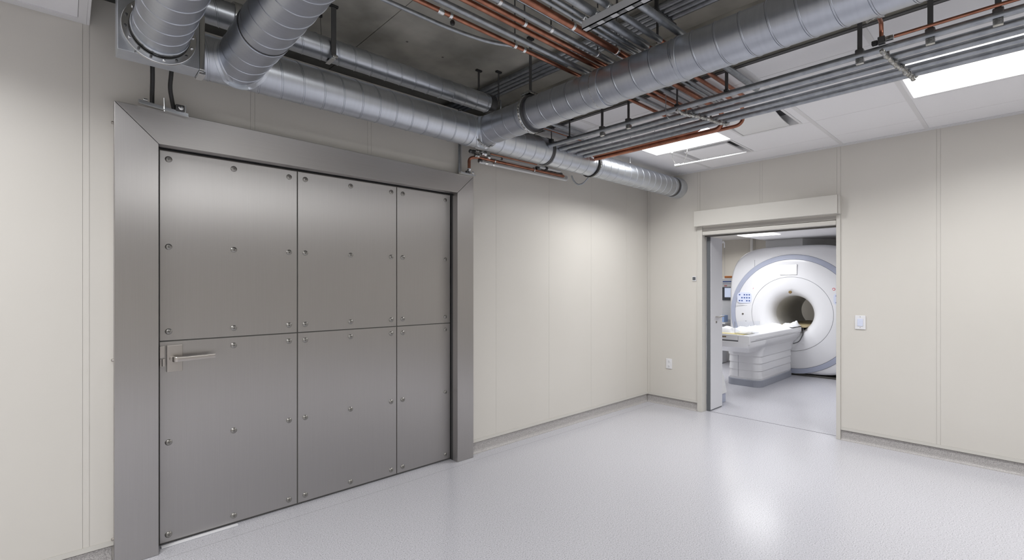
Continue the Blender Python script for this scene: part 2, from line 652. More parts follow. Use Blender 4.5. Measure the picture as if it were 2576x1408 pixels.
# ------------------------------------------------------------------ ceiling light fixtures
names = ['large lit ceiling panel at the upper right behind the conduits', 'lit ceiling panel above the square vent near the corner',
         'ceiling light panel on the left beyond the frame, nearest the steel door wall', 'ceiling light panel on the left beyond the frame, mid room',
         'ceiling light panel on the right, behind the camera', 'ceiling light panel on the left, behind the camera']
for (a, b, c, d), lb in zip(LIT, names):
    t = thing('ceiling_light', lb, 'light', ((a + b) / 2, (c + d) / 2, CE), 'flat lit panels in the drop ceilings')
    obj('diffuser', box(a + .004, b - .004, c + .004, d - .004, CE - .001, CE + .004), 'lamp', t, 0)
    obj('housing', box(a + .002, b - .002, c + .002, d - .002, CE + .0045, CE + .05), 'white', t, 0)
t = thing('ceiling_light', 'lit strip light in the low ceiling of the scanner room', 'light', (8.1, 3.0, 2.32))
obj('diffuser', box(7.93, 8.27, 2.66, 3.19, 2.310, 2.3195), 'lamp', t, 0)

t = thing('added_fill_luminaire', 'unseen linear fill luminaire added in the open ceiling behind the camera', 'light', (1.55, -2.33, 2.88))  # housing and glowing face added around the unseen fill lamp
obj('body', box(.93, 2.17, -2.40, -2.335, 2.88, 3.12, bev=.008), 'white', t)
obj('diffuser', box(.95, 2.15, -2.334, -2.325, 2.90, 3.10), 'lamp', t, 0)
for x in (1.1, 2.0):
    obj('hanging_rod', tb([(x, -2.37, 3.12), (x, -2.37, SL)], .006, 8), 'darkst', t)

# square return vent with dropped plate
a, b, c, d = V1
t = thing('ceiling_vent', 'square white ceiling vent with a flat centre plate beside the small light panel', 'vent', ((a + b) / 2, (c + d) / 2, CE), 'square vents in the drop ceiling')


def vent(t, a, b, c, d, rz, m1='tile'):
    bm = bmesh.new()
    loft(bm, [[(x, y, CE - .002) for x, y in ((a, c), (b, c), (b, d), (a, d))], [(x, y, CE - .002) for x, y in ((a + .02, c + .02), (b - .02, c + .02), (b - .02, d - .02), (a + .02, d - .02))],
              [(x, y, CE + rz) for x, y in ((a + .05, c + .05), (b - .05, c + .05), (b - .05, d - .05), (a + .05, d - .05))]], cap=False)
    obj('frame', bm, 'tbar', t, 0)
    obj('throat', box(a + .03, b - .03, c + .03, d - .03, CE + rz, CE + rz + .02), 'greyhole', t, 0)


vent(t, a, b, c, d, .07)
obj('centre_plate', box(a + .075, b - .075, c + .075, d - .075, CE - .004, CE + .012, bev=.003), 'tile', t)
a, b, c, d = V2
t = thing('ceiling_vent', 'square ceiling vent with a curved white baffle and dark slot above the conduits', 'vent', ((a + b) / 2, (c + d) / 2, CE), 'square vents in the drop ceiling')
vent(t, a, b, c, d, .09)
bm = bmesh.new()
pts = []
for k in range(13):
    s = k / 12
    pts.append((a + .10 + s * (b - a - .13), CE + .05 - .052 * math.sin(s * PI * .55)))
poly = pts + [(x, z + .006) for x, z in pts[::-1]]
prism(bm, poly, 'Y', c + .09, d - .03)
obj('curved_baffle', bm, 'white', t)

# ------------------------------------------------------------------ stainless steel door and frame
FY = 3.30
t = thing('door_frame', 'wide brushed stainless steel frame mitred around the big panelled door', 'door frame', (1.4, 3.335, 0))
xo0, xo1, xi0, xi1 = .187, 2.609, .378, 2.437
zo0, zo1, zi = 2.484, 2.452, 2.292


def slab(poly, y0, y1, bev=.003):
    bm = bmesh.new()
    prism(bm, poly, 'Y', y0, y1)
    bmesh.ops.recalc_face_normals(bm, faces=bm.faces)
    bmesh.ops.bevel(bm, geom=list(bm.edges), offset=bev, segments=2, affect='EDGES', profile=.5)
    return bm


obj('side_post', slab([(xo0, 0.001), (xi0, 0.001), (xi0, zi), (xo0, zo0)], FY, WA - .001), 'steel', t)
obj('side_post', slab([(xi1, 0.001), (xo1, 0.001), (xo1, zo1), (xi1, zi)], FY, WA - .001), 'steel', t)
obj('head_rail', slab([(xo0 + .001, zo0), (xi0 + .001, zi), (xi1 - .001, zi), (xo1 - .001, zo1)], FY, WA - .001), 'steelh', t)
bm = bmesh.new()
bx(bm, xi0 - .016, xi0 - .001, WA + .001, 3.45, .001, zi + .02)
bx(bm, xi1 + .001, xi1 + .026, WA + .001, 3.45, .001, zi + .02)
bx(bm, xi0, xi1, WA + .001, 3.45, zi + .003, zi + .02)
obj('reveal', bm, 'darkst', t, 0)


def screw_bm(x, y, z, r=.0165, rot=.3):
    bm = lt('Y', (x, y, z), [(0, r), (-.003, r), (-.006, r * .82), (-.0075, r * .5), (-.008, r * .16)], 20)
    return bm


for i, z in enumerate((2.376, 1.101, .14)):
    obj('side_screw', lt('X', (xo0, 3.345, z), [(0, .008), (-.008, .008), (-.011, .004)], 10), 'satin', t)

t = thing('door_1', 'big stainless steel door of six screwed metal panels with a lever handle', 'door', (1.41, 3.42, 0))
t['kind'] = 'structure'
px = [.391, 1.158, 1.916, 2.434]
pz = [.012, 1.180, 2.286]
for i in range(3):
    for j in range(2):
        obj('panel', box(px[i] + .0035, px[i + 1] - .0035, 3.40, 3.406, pz[j] + .0035, pz[j + 1] - .0035, bev=.0012), 'steel', t)
obj('door_core', box(.385, 2.434, 3.4065, 3.45, .008, 2.29), 'gap', t, 0)
cols = [.436, .772, 1.103, 1.21, 1.536, 1.867, 1.969, 2.38]
for x in cols:
    for z in (2.235, 1.727, 1.235, 1.126, .591, .056):
        if x == .436 and z == 1.126:
            continue
        s = obj('screw', screw_bm(x, 3.3995, z, .0175 if x < 2.3 else .015), 'screw', t)
        an = random.Random(x * 7 + z).random() * PI
        bm = bmesh.new()
        for q in (0, PI / 2):
            dx, dz = math.cos(an + q), math.sin(an + q)
            nx, nz_ = -dz, dx
            poly = [(x + dx * .007 * e1 + nx * .0014 * e2, z + dz * .007 * e1 + nz_ * .0014 * e2) for e1, e2 in ((1, 1), (-1, 1), (-1, -1), (1, -1))]
            prism(bm, poly, 'Y', 3.3912, 3.3945)
        obj('cross_slot', bm, 'gap', s, 0)
obj('lock_keeper', box(.392, .418, 3.385, 3.3995, 1.085, 1.153, bev=.003), 'satin', t)
bm = bmesh.new()
bx(bm, .3925, .400, 3.38, 3.3995, 1.035, 1.078, bev=.002)
bx(bm, .405, .419, 3.383, 3.3995, 1.035, 1.08, bev=.003)
obj('latch', bm, 'satin', t)
h = obj('handle_plate', box(.425, .502, 3.382, 3.3995, 1.0, 1.157, bev=.004), 'satin', t)
bm = tb([(.452, 3.383, 1.078), (.452, 3.345, 1.078)], .016, 20)
obj('spindle', bm, 'satin', h)
bm = bmesh.new()
path = fillet([(.452, 3.36, 1.078), (.452, 3.325, 1.078), (.50, 3.325, 1.078), (.655, 3.322, 1.082)], .03, 6)
loops = []
for i, p in enumerate(path):
    a_ = path[max(0, i - 1)]; b_ = path[min(len(path) - 1, i + 1)]
    tt = (b_ - a_).normalized()
    sd = tt.cross(Vector((0, 0, 1))).normalized()
    hw = .0065
    hz = .0148 - .002 * i / len(path)
    loops.append([p + sd * (hw * cx) + Vector((0, 0, hz * cz)) for cx, cz in ((1, .6), (.6, 1), (-.6, 1), (-1, .6), (-1, -.6), (-.6, -1), (.6, -1), (1, -.6))])
loft(bm, loops)
obj('lever_handle', bm, 'satin', h)
tag(obj('threshold_strip', box(.398, .79, 3.362, 3.392, .0005, .006, bev=.002), 'plastic'), 'short white strip on the floor under the left end of the steel door', 'strip')

# conduit fittings on the frame, upper left, with two black cables
t = thing('cable_bracket', 'slotted steel strip bracket on the upper left of the door frame', 'bracket', (.40, 3.292, 2.475))
bm = bmesh.new()
prism(bm, [(.287, 2.495), (.287, 2.511), (.513, 2.487), (.513, 2.469)], 'Y', 3.276, 3.299)
obj('channel', bm, 'chrome', t)
bm = bmesh.new()
prism(bm, [(.287, 2.490), (.287, 2.495), (.513, 2.469), (.513, 2.464)], 'Y', 3.268, 3.276)
obj('lip', bm, 'chrome', t)
obj('pin', tb([(.401, 3.272, 2.47), (.399, 3.272, 2.545)], .0035, 8), 'chrome', t)
obj('wing_nut', box(.306, .328, 3.276, 3.29, 2.511, 2.523, bev=.004), 'chrome', t)
obj('clamp_body', box(.452, .495, 3.272, 3.297, 2.487, 2.528, bev=.006), 'darkst', t)
obj('clamp_screw', lt('Y', (.477, 3.272, 2.508), [(0, .012), (-.006, .012), (-.01, .006)], 14), 'chrome', t)
obj('hook', tb([(.498, 3.274, 2.485), (.500, 3.274, 2.527), (.494, 3.274, 2.531)], .003, 8), 'chrome', t)
tag(obj('black_cable', tb(fillet([(.339, 3.20, 2.80), (.339, 3.20, 2.70), (.344, 3.24, 2.62), (.347, 3.286, 2.56), (.347, 3.288, 2.508)], .05), .0105, 12), 'rubber'),
    'left black cable dropping from the duct box to the frame bracket', 'cable')
tag(obj('black_cable', tb(fillet([(.426, 3.20, 2.80), (.424, 3.20, 2.68), (.422, 3.25, 2.60), (.438, 3.286, 2.54), (.446, 3.288, 2.498)], .05), .0105, 12), 'rubber'),
    'right black cable dropping from the duct box to the frame bracket', 'cable')

# ------------------------------------------------------------------ round ducts
DZc, DYc, BXc, DR = 2.70, 2.94, 2.385, .114
t = thing('wall_duct', 'long galvanized spiral duct running along the panelled wall to the far corner', 'duct', (3.0, DYc, DZc))
obj('duct_body', spiral('X', (.495, DYc, DZc), 5.541 - .497, DR, .1195, .085), 'galvx', t)
for x in (2.27, 3.13, 3.15):
    obj('joint_band', ringband('X', (x, DYc, DZc), DR - .004, DR + .0055, .016), 'darkst' if x > 3.1 else 'galv', t)
o = obj('bolted_flange', ringband('X', (3.79, DYc, DZc), DR - .004, DR + .012, .022), 'blackst', t)
obj('sealant_bead', lumpy_ring('X', (3.812, DYc, DZc), DR + .004, .006, 5), 'sealant', t)
obj('joint_band', ringband('X', (3.84, DYc, DZc), DR - .004, DR + .004, .012), 'galv', t)
obj('end_shadow_gap', ringband('X', (5.375, DYc, DZc), DR - .004, DR + .001, .05), 'darkst', t)
obj('end_collar', ringband('X', (5.47, DYc, DZc), DR - .004, DR + .008, .138), 'galv', t)

t = thing('cross_duct', 'galvanized spiral duct branching off the wall duct and rising towards the upper right', 'duct', (BXc, 0, DZc))
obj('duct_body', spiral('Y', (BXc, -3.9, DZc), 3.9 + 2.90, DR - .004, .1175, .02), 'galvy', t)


def saddle(xc, r0, r1, w, m='galv'):
    """flanged tee saddle on the front of the wall duct"""
    bm = bmesh.new()
    n = 64
    loops = []
    for dr, dd in ((r0, 0.), (r0, -w), (r0 + .004, -w), (r0 + .005, -.004), (r1, -.004), (r1, 0.003)):
        lp = []
        for k in range(n):
            th = 2 * PI * k / n
            x = xc + dr * math.cos(th); z = dr * math.sin(th)
            zz = max(-DR * .985, min(DR * .985, z))
            y = DYc - math.sqrt((DR + .002) ** 2 - zz * zz)
            lp.append((x, y + dd, DZc + z))
        loops.append(lp)
    return loft(bm, loops, cap=False)


obj('tee_saddle', saddle(BXc, DR - .003, DR + .012, .035), 'galv', t)
obj('sealant_bead', lumpy_ring('Y', (BXc, 2.855, DZc), DR + .006, .005, 9, 100, 250), 'sealant', t)
obj('flange', ringband('Y', (BXc, 2.345, DZc), DR - .006, DR + .016, .014), 'darkst', t)
obj('flange', ringband('Y', (BXc, 2.372, DZc), DR - .006, DR + .013, .03), 'galv', t)
obj('sealant_bead', lumpy_ring('Y', (BXc, 2.37, DZc), DR + .010, .008, 3), 'sealant', t)
obj('joint_band', ringband('Y', (BXc, 1.75, DZc), DR - .006, DR + .002, .05), 'galvy', t)
obj('sealant_bead', lumpy_ring('Y', (BXc, 1.775, DZc), DR - .001, .0035, 4, 95, 300), 'sealant', t)
obj('joint_band', ringband('Y', (BXc, 1.24, DZc), DR - .006, DR + .001, .02), 'galvy', t)
bm = bmesh.new()
lumpy(bm, [(BXc + .062, .40, DZc - .092), (BXc + .070, .44, DZc - .087), (BXc + .055, .455, DZc - .098)], .008, 12, 8, .8)
obj('foil_patch', bm, 'sealant', t)

t = thing('upper_duct', 'narrow galvanized spiral duct above and parallel to the wall duct', 'duct', (1.6, 3.03, 3.0))
obj('duct_body', spiral('X', (.50, 3.03, 3.0), 2.09, .072, .112, .03), 'galvx', t)
obj('bolted_collar', ringband('X', (.70, 3.03, 3.0), .069, .084, .045), 'chrome', t)
obj('bolted_collar', ringband('X', (.925, 3.03, 3.0), .069, .080, .03), 'sealant', t)
obj('end_band', ringband('X', (2.56, 3.03, 3.0), .069, .077, .06), 'darkst', t)
bm = bmesh.new()
loft(bm, [[(2.59, 3.03 + r_ * math.cos(2 * PI * k / 32), 3.0 + r_ * math.sin(2 * PI * k / 32)) for k in range(32)] for r_ in (.072, .001)], cap=False)
obj('end_cap', bm, 'galv', t)

# two thick ducts coming towards the camera
t = thing('front_duct', 'thick spiral duct crossing in front of the narrow duct, second from the left', 'duct', (.684, .8, DZc))
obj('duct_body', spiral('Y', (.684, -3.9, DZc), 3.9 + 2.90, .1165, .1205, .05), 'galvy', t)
obj('tee_saddle', saddle(.684, .1168, .135, .03), 'galv', t)
obj('coupling_gap', ringband('Y', (.684, 2.43, DZc), .112, .1185, .008), 'blackst', t)
obj('coupling', ringband('Y', (.684, 2.47, DZc), .112, .120, .06), 'galvy', t)

t = thing('corner_duct', 'leftmost thick spiral duct ending in a bolted ring on the duct box', 'duct', (.326, .8, DZc))
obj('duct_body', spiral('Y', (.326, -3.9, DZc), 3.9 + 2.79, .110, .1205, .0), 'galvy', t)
obj('inner_ring', ringband('Y', (.326, 2.765, DZc), .106, .116, .02), 'galv', t)
obj('black_gasket', ringband('Y', (.326, 2.78, DZc), .106, .118, .012), 'blackst', t)
fl = obj('bolt_ring', ringband('Y', (.326, 2.803, DZc), .108, .146, .018), 'chrome', t)
for k in range(16):
    th = 2 * PI * (k + .3) / 16
    obj('bolt', lt('Y', (.326 + .131 * math.cos(th), 2.794, DZc + .131 * math.sin(th)), [(0, .006), (-.006, .006), (-.008, .003)], 6), 'darkst' if k % 3 else 'chrome', fl, 0)

t = thing('duct_box', 'galvanized sheet metal box at the left end of the ducts', 'duct box', (.33, 2.88, 2.579))
obj('box_body', box(.170, .487, 2.815, 2.935, 2.579, 3.22, bev=.003), 'galv', t)
obj('corner_flange', box(.4885, .512, 2.822, 2.932, 2.585, 2.86, bev=.003), 'chrome', t)
obj('corner_clip', box(.488, .52, 2.84, 2.93, 2.566, 2.584, bev=.003), 'chrome', t)
obj('seam_fold', box(.232, .2335, 2.812, 2.8149, 2.58, 3.2), 'darkst', t)
# box support down to the cables
tag(obj('cable_gland_plate', box(.31, .46, 2.936, 3.22, 2.80, 2.83, bev=.003), 'darkst'), 'dark plate behind the duct box from which the two black cables hang', 'plate')


# ------------------------------------------------------------------ straps and hangers from the slab
def strap(name, label, x, y, z0, z1, w=.028, th=.006, m='darkst', plate=True, along='X', top='bracket'):
    t = thing(name, label, 'hanger', (x, y, z0), 'hangers fixed to the concrete')
    if along == 'X':
        obj('strap', box(x - w / 2, x + w / 2, y - th / 2, y + th / 2, z0, z1, bev=.0015), m, t)
    else:
        obj('strap', box(x - th / 2, x + th / 2, y - w / 2, y + w / 2, z0, z1, bev=.0015), m, t)
    if plate:
        obj('top_plate', box(x - .028, x + .028, y - .012, y + .012, z1 - .014, z1 - .0005, bev=.004), 'blackst', t)
    return t


h = strap('duct_hanger', 'dark flat strap from the concrete holding the narrow duct', 1.222, 2.948, 2.935, SL, .032)
obj('saddle_clip', box(1.208, 1.236, 2.945, 3.045, 2.914, 2.924, bev=.003), 'chrome', h)
obj('clip_nut', box(1.212, 1.246, 2.935, 2.953, 2.922, 2.94, bev=.004), 'sealant', h)
h = strap('duct_hanger', 'thin dark rod with a round plate above the end of the narrow duct', 2.45, 3.03, 3.074, SL, .016, .008, 'darkst')
h = strap('duct_hanger', 'thin bent strap hooked under the end of the narrow duct', 2.585, 2.94, 3.0, SL, .012, .006, 'darkst')
obj('hook', tb(fillet([(2.605, 2.94, 3.02), (2.605, 2.935, 2.94), (2.605, 3.0, 2.918), (2.605, 3.04, 2.918)], .05), .005, 8), 'conduit', h)
h = strap('duct_hanger', 'long grey strap from the concrete to the flange of the cross duct', 2.40, 2.39, 2.85, SL, .024, .006, 'darkst')
obj('foot', box(2.33, 2.47, 2.33, 2.42, 2.828, 2.848, bev=.006), 'sealant', h)
h = strap('duct_hanger', 'short black rod above the cross duct beside the heavy conduits', 2.44, 1.42, 2.86, SL, .014, .008, 'blackst')
obj('foot_nut', lt('Z', (2.44, 1.42, 2.835), [(0, .012), (.02, .012), (.03, .006)], 8), 'chrome', h)
t = thing('ceiling_anchor', 'small black anchor on the concrete by the dark strap hanger', 'anchor', (1.19, 3.08, SL - .06))
obj('clip', lt('Z', (1.19, 3.08, SL - .035), [(0, .006), (.004, .013), (.018, .013), (.022, .008), (.0345, .012)], 10), 'blackst', t)
obj('wire', tb([(1.19, 3.08, SL - .03), (1.19, 3.06, 3.073)], .0015, 6), 'darkst', t)

# rod from the drop ceiling to the wall duct
t = thing('hanger_rod', 'short bright metal rod between the white ceiling and the far end of the wall duct', 'hanger', (4.42, 2.94, 2.82))
obj('rod', tb([(4.42, 2.90, 2.812), (4.42, 2.90, CE - .001)], .0085, 10), 'chrome', t)

# ------------------------------------------------------------------ pipes running away from the camera (across the room, under the slab)


def clamp(parent, ax, c, r, m='darkst', w=.018):
    o = obj('pipe_clamp', ringband(ax, c, r, r + .0045, w, 24), m, parent)
    return o


ZP = 2.845
X0 = .085


def xpipe(name, label, y, r, x1, m, clamps=(), z=ZP, x0=X0, path=None, rad=.06, group='overhead pipes running away under the slab', hang=()):
    cat = 'pipe' if m == 'copper' else 'conduit'
    t = thing(name, label, cat, (1.6, y, z), group)
    p = path or [(x0, y, z), (x1, y, z)]
    obj('tube', tb(p, r, 16, rad if len(p) > 2 else 0), m, t)
    for c in clamps:
        k = clamp(t, 'X', (c, y, z), r, 'chrome')
        if c in hang:
            obj('clamp_rod', tb([(c, y, z + r + .004), (c, y, SL - .001)], .004, 8), 'darkst', k)
    return t


KZ = 2.713
xpipe('conduit', 'thin grey conduit that bends across to meet the first copper pipe', 2.065, .011, 0, 'conduit',
      path=[(X0, 2.065, ZP + .004), (1.48, 2.065, ZP + .004), (1.72, 2.03, ZP + .004), (1.90, 1.975, ZP + .022), (2.3, 1.975, ZP + .03)], rad=.14)
a = xpipe('copper_pipe', 'thin copper pipe closest to the panelled wall, with small valve', 1.955, .012, 3.56, 'copper', (1.40, 1.84, 1.91), hang=(1.84,))
k = obj('valve_body', lt('X', (1.325, 1.955, ZP - .004), [(0, .011), (.006, .015), (.026, .015), (.034, .011)], 16), 'chrome', a)
obj('valve_tag', box(1.318, 1.342, 1.948, 1.962, ZP - .004, ZP + .012, bev=.003), 'red', k)
obj('valve_knob', lt('Z', (1.425, 1.973, ZP - .03), [(0, .011), (.012, .013), (.02, .009)], 9), 'blackst', a)
xpipe('conduit', 'grey conduit between the first copper pipe and the copper pair', 1.886, .015, 3.55, 'conduit')
xpipe('copper_pipe', 'copper pipe of the overhead pair, the one nearer the panelled wall', 1.803, .0135, 3.62, 'copper')
xpipe('copper_pipe', 'copper pipe of the overhead pair, the one farther from the panelled wall', 1.755, .013, 0, 'copper', (1.72,),
      path=[(X0, 1.755, ZP), (3.675, 1.755, ZP), (3.675, 1.755, KZ + .022), (3.675, 2.815, KZ + .022)], rad=.07, hang=(1.72,))
xpipe('conduit', 'grey clamped conduit beside the copper pair', 1.700, .014, 3.60, 'conduit', (1.50, 1.86, 2.26), hang=(1.50, 1.86, 2.26))
xpipe('conduit', 'thin dark conduit tucked above the clamped conduit', 1.665, .009, 3.55, 'conduit', z=ZP + .03)
xpipe('copper_pipe', 'thickest copper pipe, with two ring clamps, in the middle of the overhead bundle', 1.604, .018, 0, 'copper', (1.92, 2.31),
      path=[(X0, 1.604, ZP), (3.70, 1.604, ZP), (3.70, 1.604, KZ), (3.70, 2.815, KZ)], rad=.085, hang=(1.92, 2.31))
xpipe('conduit', 'slim grey conduit of a close pair beside the thick copper pipe', 1.548, .0105, 3.5, 'conduit')
xpipe('conduit', 'slim grey conduit of a close pair, the one under the slotted strut end', 1.512, .011, 3.5, 'conduit', (1.90,))
xpipe('conduit', 'heaviest grey conduit in the overhead bundle, crossing above the slotted strut', 1.456, .022, 2.385, 'conduit', (1.905,))
xpipe('copper_pipe', 'copper pipe emerging under the cross duct and curving down at the far light', 1.456, .0135, 0, 'copper',
      path=[(2.386, 1.456, ZP), (3.725, 1.456, ZP), (3.725, 1.456, KZ), (3.725, 2.815, KZ)], rad=.10)
xpipe('conduit', 'medium grey conduit next to the heaviest one, over the strut', 1.372, .0165, 2.385, 'conduit', (1.90,))
xpipe('copper_pipe', 'short copper pipe under the cross duct with a dark tie strap', 1.372, .0135, 3.55, 'copper', (2.86, 2.91), x0=2.386)
xpipe('conduit', 'grey conduit farthest right in the overhead bundle with an elbow into the white ceiling', 1.256, .0195, 0, 'conduit',
      path=[(X0, 1.256, ZP - .006), (3.40, 1.256, ZP - .006), (3.45, 1.256, ZP - .006), (3.45, 1.256, CE + .01)], rad=.03)

xpipe('conduit', 'grey conduit beside the cross duct flange, running above the start of the low conduits', 2.686, .018, 3.42, 'conduit', x0=2.515)
for dy, lb in ((.102, 'nearer'), (.122, 'middle'), (.142, 'farther')):
    xpipe('copper_pipe' if dy == .122 else 'conduit', lb + ' thin line of three behind the first thin low hanger', 2.69 + dy, .0075, 3.5, 'copper' if dy == .122 else 'conduit', x0=2.50)

# four conduits tight under the slab
for i, (x, lb) in enumerate(((2.675, 'slab conduit nearest the camera side of the four under the concrete'), (2.727, 'second slab conduit of the four under the concrete, beside the nearest'),
                             (2.779, 'third slab conduit of the four under the concrete'), (2.831, 'slab conduit farthest from the camera of the four under the concrete'))):
    t = thing('slab_conduit', lb, 'conduit', (x, 1, 3.21), 'four conduits tight under the concrete slab')
    obj('tube', tb([(x, -4.1, 3.212), (x, 3.90, 3.212)], .0205, 14), 'conduit', t)
t = thing('conduit_strap', 'dark strap with a rod across the conduits tight under the concrete', 'strap', (2.75, 1.56, 3.17))
obj('bar', box(2.63, 2.88, 1.54, 1.56, 3.178, 3.19, bev=.002), 'darkst', t)
obj('rod', tb([(2.64, 1.55, 3.18), (2.64, 1.55, SL - .001)], .006, 8), 'blackst', t)

# slotted strut under the overhead bundle
t = thing('slotted_strut', 'slotted grey metal strut carrying the heavy overhead conduits', 'strut', (1.905, 1.1, 2.79))
bm = bmesh.new()
sx0, sx1, sz0, sz1 = 1.885, 1.926, 2.780, 2.819
for (a_, b_) in ((sx0, sx0 + .006), (sx1 - .006, sx1)):
    bx(bm, a_, b_, .75, 1.515, sz0, sz1)
    bx(bm, a_, b_ + (.0), .75, 1.515, sz0, sz0 + .003)
yy = 1.515
while yy > .76:
    bx(bm, sx0 + .006, sx1 - .006, max(.75, yy - .035), yy, sz0 + .001, sz0 + .005)
    yy -= .082
obj('strut_body', bm, 'strut', t, 0)
for y in (.80, 1.32):
    obj('strut_rod', tb([(1.905, y, sz0 + .004), (1.905, y, SL - .001)], .005, 8), 'darkst', t)

# ------------------------------------------------------------------ conduits running left to right under the white ceiling
ZC = 2.715
for i, (x, lb) in enumerate(((3.067, 'low conduit next to the cross duct, held by dark hanger straps'), (3.210, 'second low conduit counted from the cross duct'),
                             (3.320, 'middle one of the five low conduits'), (3.450, 'fourth low conduit counted from the cross duct'),
                             (3.556, 'fifth and farthest low conduit, in front of the white ceiling tiles'))):
    t = thing('conduit', lb, 'conduit', (x, -.6, ZC), 'five low conduits under the white ceiling')
    obj('tube', tb([(x, -4.1, ZC), (x, 2.824, ZC)], .0182, 16), 'conduit', t)
    if i in (1, 2):
        obj('coupling', ringband('Y', (x, 1.62, ZC), .0178, .0212, .05, 24), 'conduit', t)
tag(obj('copper_pipe', tb([(3.385, 2.815, ZC + .02), (3.385, 1.58, ZC + .02)], .0085, 12), 'copper'), 'thin copper line between the middle and fourth low conduits', 'pipe', 'copper lines beside the low conduits')
t = thing('copper_pipe', 'bright copper pipe resting above the first low conduit at the upper right', 'pipe', (3.03, -.5, 2.76), 'copper lines beside the low conduits')
obj('tube', tb([(3.036, -4.1, ZC + .034), (3.036, .455, ZC + .034)], .0085, 14), 'copper', t)
t = thing('copper_pipe', 'short kinked copper pipe dropping from the cross duct to the valve', 'pipe', (2.95, .50, 2.80), 'copper lines beside the low conduits')
obj('tube', tb(fillet([(2.53, .50, 2.84), (2.80, .50, 2.84), (3.02, .505, 2.835), (3.045, .508, 2.80), (3.045, .508, 2.766)], .02), .0095, 14), 'copper', t)
t = thing('pipe_valve', 'dark grey valve block where the kinked copper pipe meets the low conduits', 'valve', (3.045, .50, 2.73))
obj('body', box(3.03, 3.058, .492, .522, 2.732, 2.768, bev=.003), 'darkst', t)
obj('side_nut', box(3.026, 3.05, .458, .491, 2.738, 2.758, bev=.003), 'sealant', t)
obj('back_nut', box(3.032, 3.056, .523, .548, 2.735, 2.757, bev=.004), 'blackst', t)


def rod(y, top, lb, heavy=True, x=3.067, w=.022):
    t = thing('conduit_hanger', lb, 'hanger', (x, y, ZC), 'dark hangers of the first low conduit')
    obj('strap', box(x - .003, x + .003, y - w / 2, y + w / 2, ZC + .018, top, bev=.001), 'darkst', t)
    if top < 2.95:
        obj('top_flange', box(x - .006, 3.111, y - w, y + w, top - .006, top, bev=.002), 'darkst', t)
    else:
        obj('top_flange', box(x - .02, x + .02, y - w, y + w, top - .008, top - .0005, bev=.002), 'darkst', t)
    if heavy:
        obj('clamp', box(x - .020, x + .020, y - .019, y + .019, ZC - .0005, ZC + .030, bev=.006), 'darkst', t)
        bm = bmesh.new()
        prism(bm, [(x - .012, ZC - .018), (x + .014, ZC - .018), (x + .019, ZC - .03), (x + .010, ZC - .045), (x - .008, ZC - .043)], 'Y', y - .017, y + .017)
        obj('clamp_foot', bm, 'sealant', t)
    else:
        obj('clamp', box(x - .019, x + .019, y - .013, y + .013, ZC + .012, ZC + .028, bev=.004), 'blackst', t)
    return t


rod(2.595, 2.895, 'thin hanger of the low conduit nearest the wall duct', False, w=.014)
rod(2.263, 2.93, 'hanger of the low conduit, second from the wall duct')
rod(2.024, 2.93, 'hanger of the low conduit just left of the copper bundle', w=.018)
rod(1.636, 2.93, 'hanger of the low conduit in the middle of the copper bundle', False, w=.012)
rod(1.30, 2.93, 'hanger of the low conduit right of the copper bundle, under the cross duct', False, w=.02)
rod(.603, 2.93, 'wide dark hanger of the low conduit left of the valve')
rod(.321, SL, 'wide dark hanger of the low conduit right of the valve')
rod(.090, SL, 'wide dark hanger of the low conduit at the right edge of the picture')
t = thing('conduit_hanger', 'thin hanger rod standing on the wall duct where the low conduits end', 'hanger', (3.13, 2.80, 2.8), 'dark hangers of the first low conduit')
obj('rod', tb(fillet([(3.08, 2.81, 2.76), (3.08, 2.81, 2.868), (3.113, 2.81, 2.872)], .01), .005, 8), 'darkst', t)
obj('clamp', box(3.06, 3.09, 2.79, 2.826, 2.735, 2.77, bev=.004), 'blackst', t)

# crumpled foil ties over the five conduits
for (y, dy, lb, sd) in ((.50, -.06, 'crumpled silver foil tie across the low conduits by the valve', 21), (1.62, -.12, 'crumpled silver foil tie across the low conduits above the small light', 22)):
    t = thing('foil_tie', lb, 'tie', (3.3, y, ZC - .03), 'crumpled silver ties across the low conduits')
    bm = bmesh.new()
    pts = [(3.05, y + .01, ZC - .01), (3.085, y, ZC - .026)]
    for x in (3.14, 3.21, 3.265, 3.32, 3.385, 3.45, 3.50, 3.556):
        pts.append((x, y + dy * (x - 3.07) / .5 + random.Random(x * sd).uniform(-.006, .006), ZC - .0275 - random.Random(x + sd).uniform(0, .006)))
    pts.append((3.58, y + dy, ZC - .005))
    lumpy(bm, pts, .0105, sd, 9, .7)
    obj('foil', bm, 'sealant', t, 60)
    for x in (3.14, 3.265, 3.385, 3.50):
        bm = bmesh.new()
        lumpy(bm, [(x, y + dy * (x - 3.07) / .5, ZC - .02), (x, y + dy * (x - 3.07) / .5 + .008, ZC + .025)], .006, sd + int(x * 100), 7, .7)
        obj('foil_lug', bm, 'sealant', t, 60)

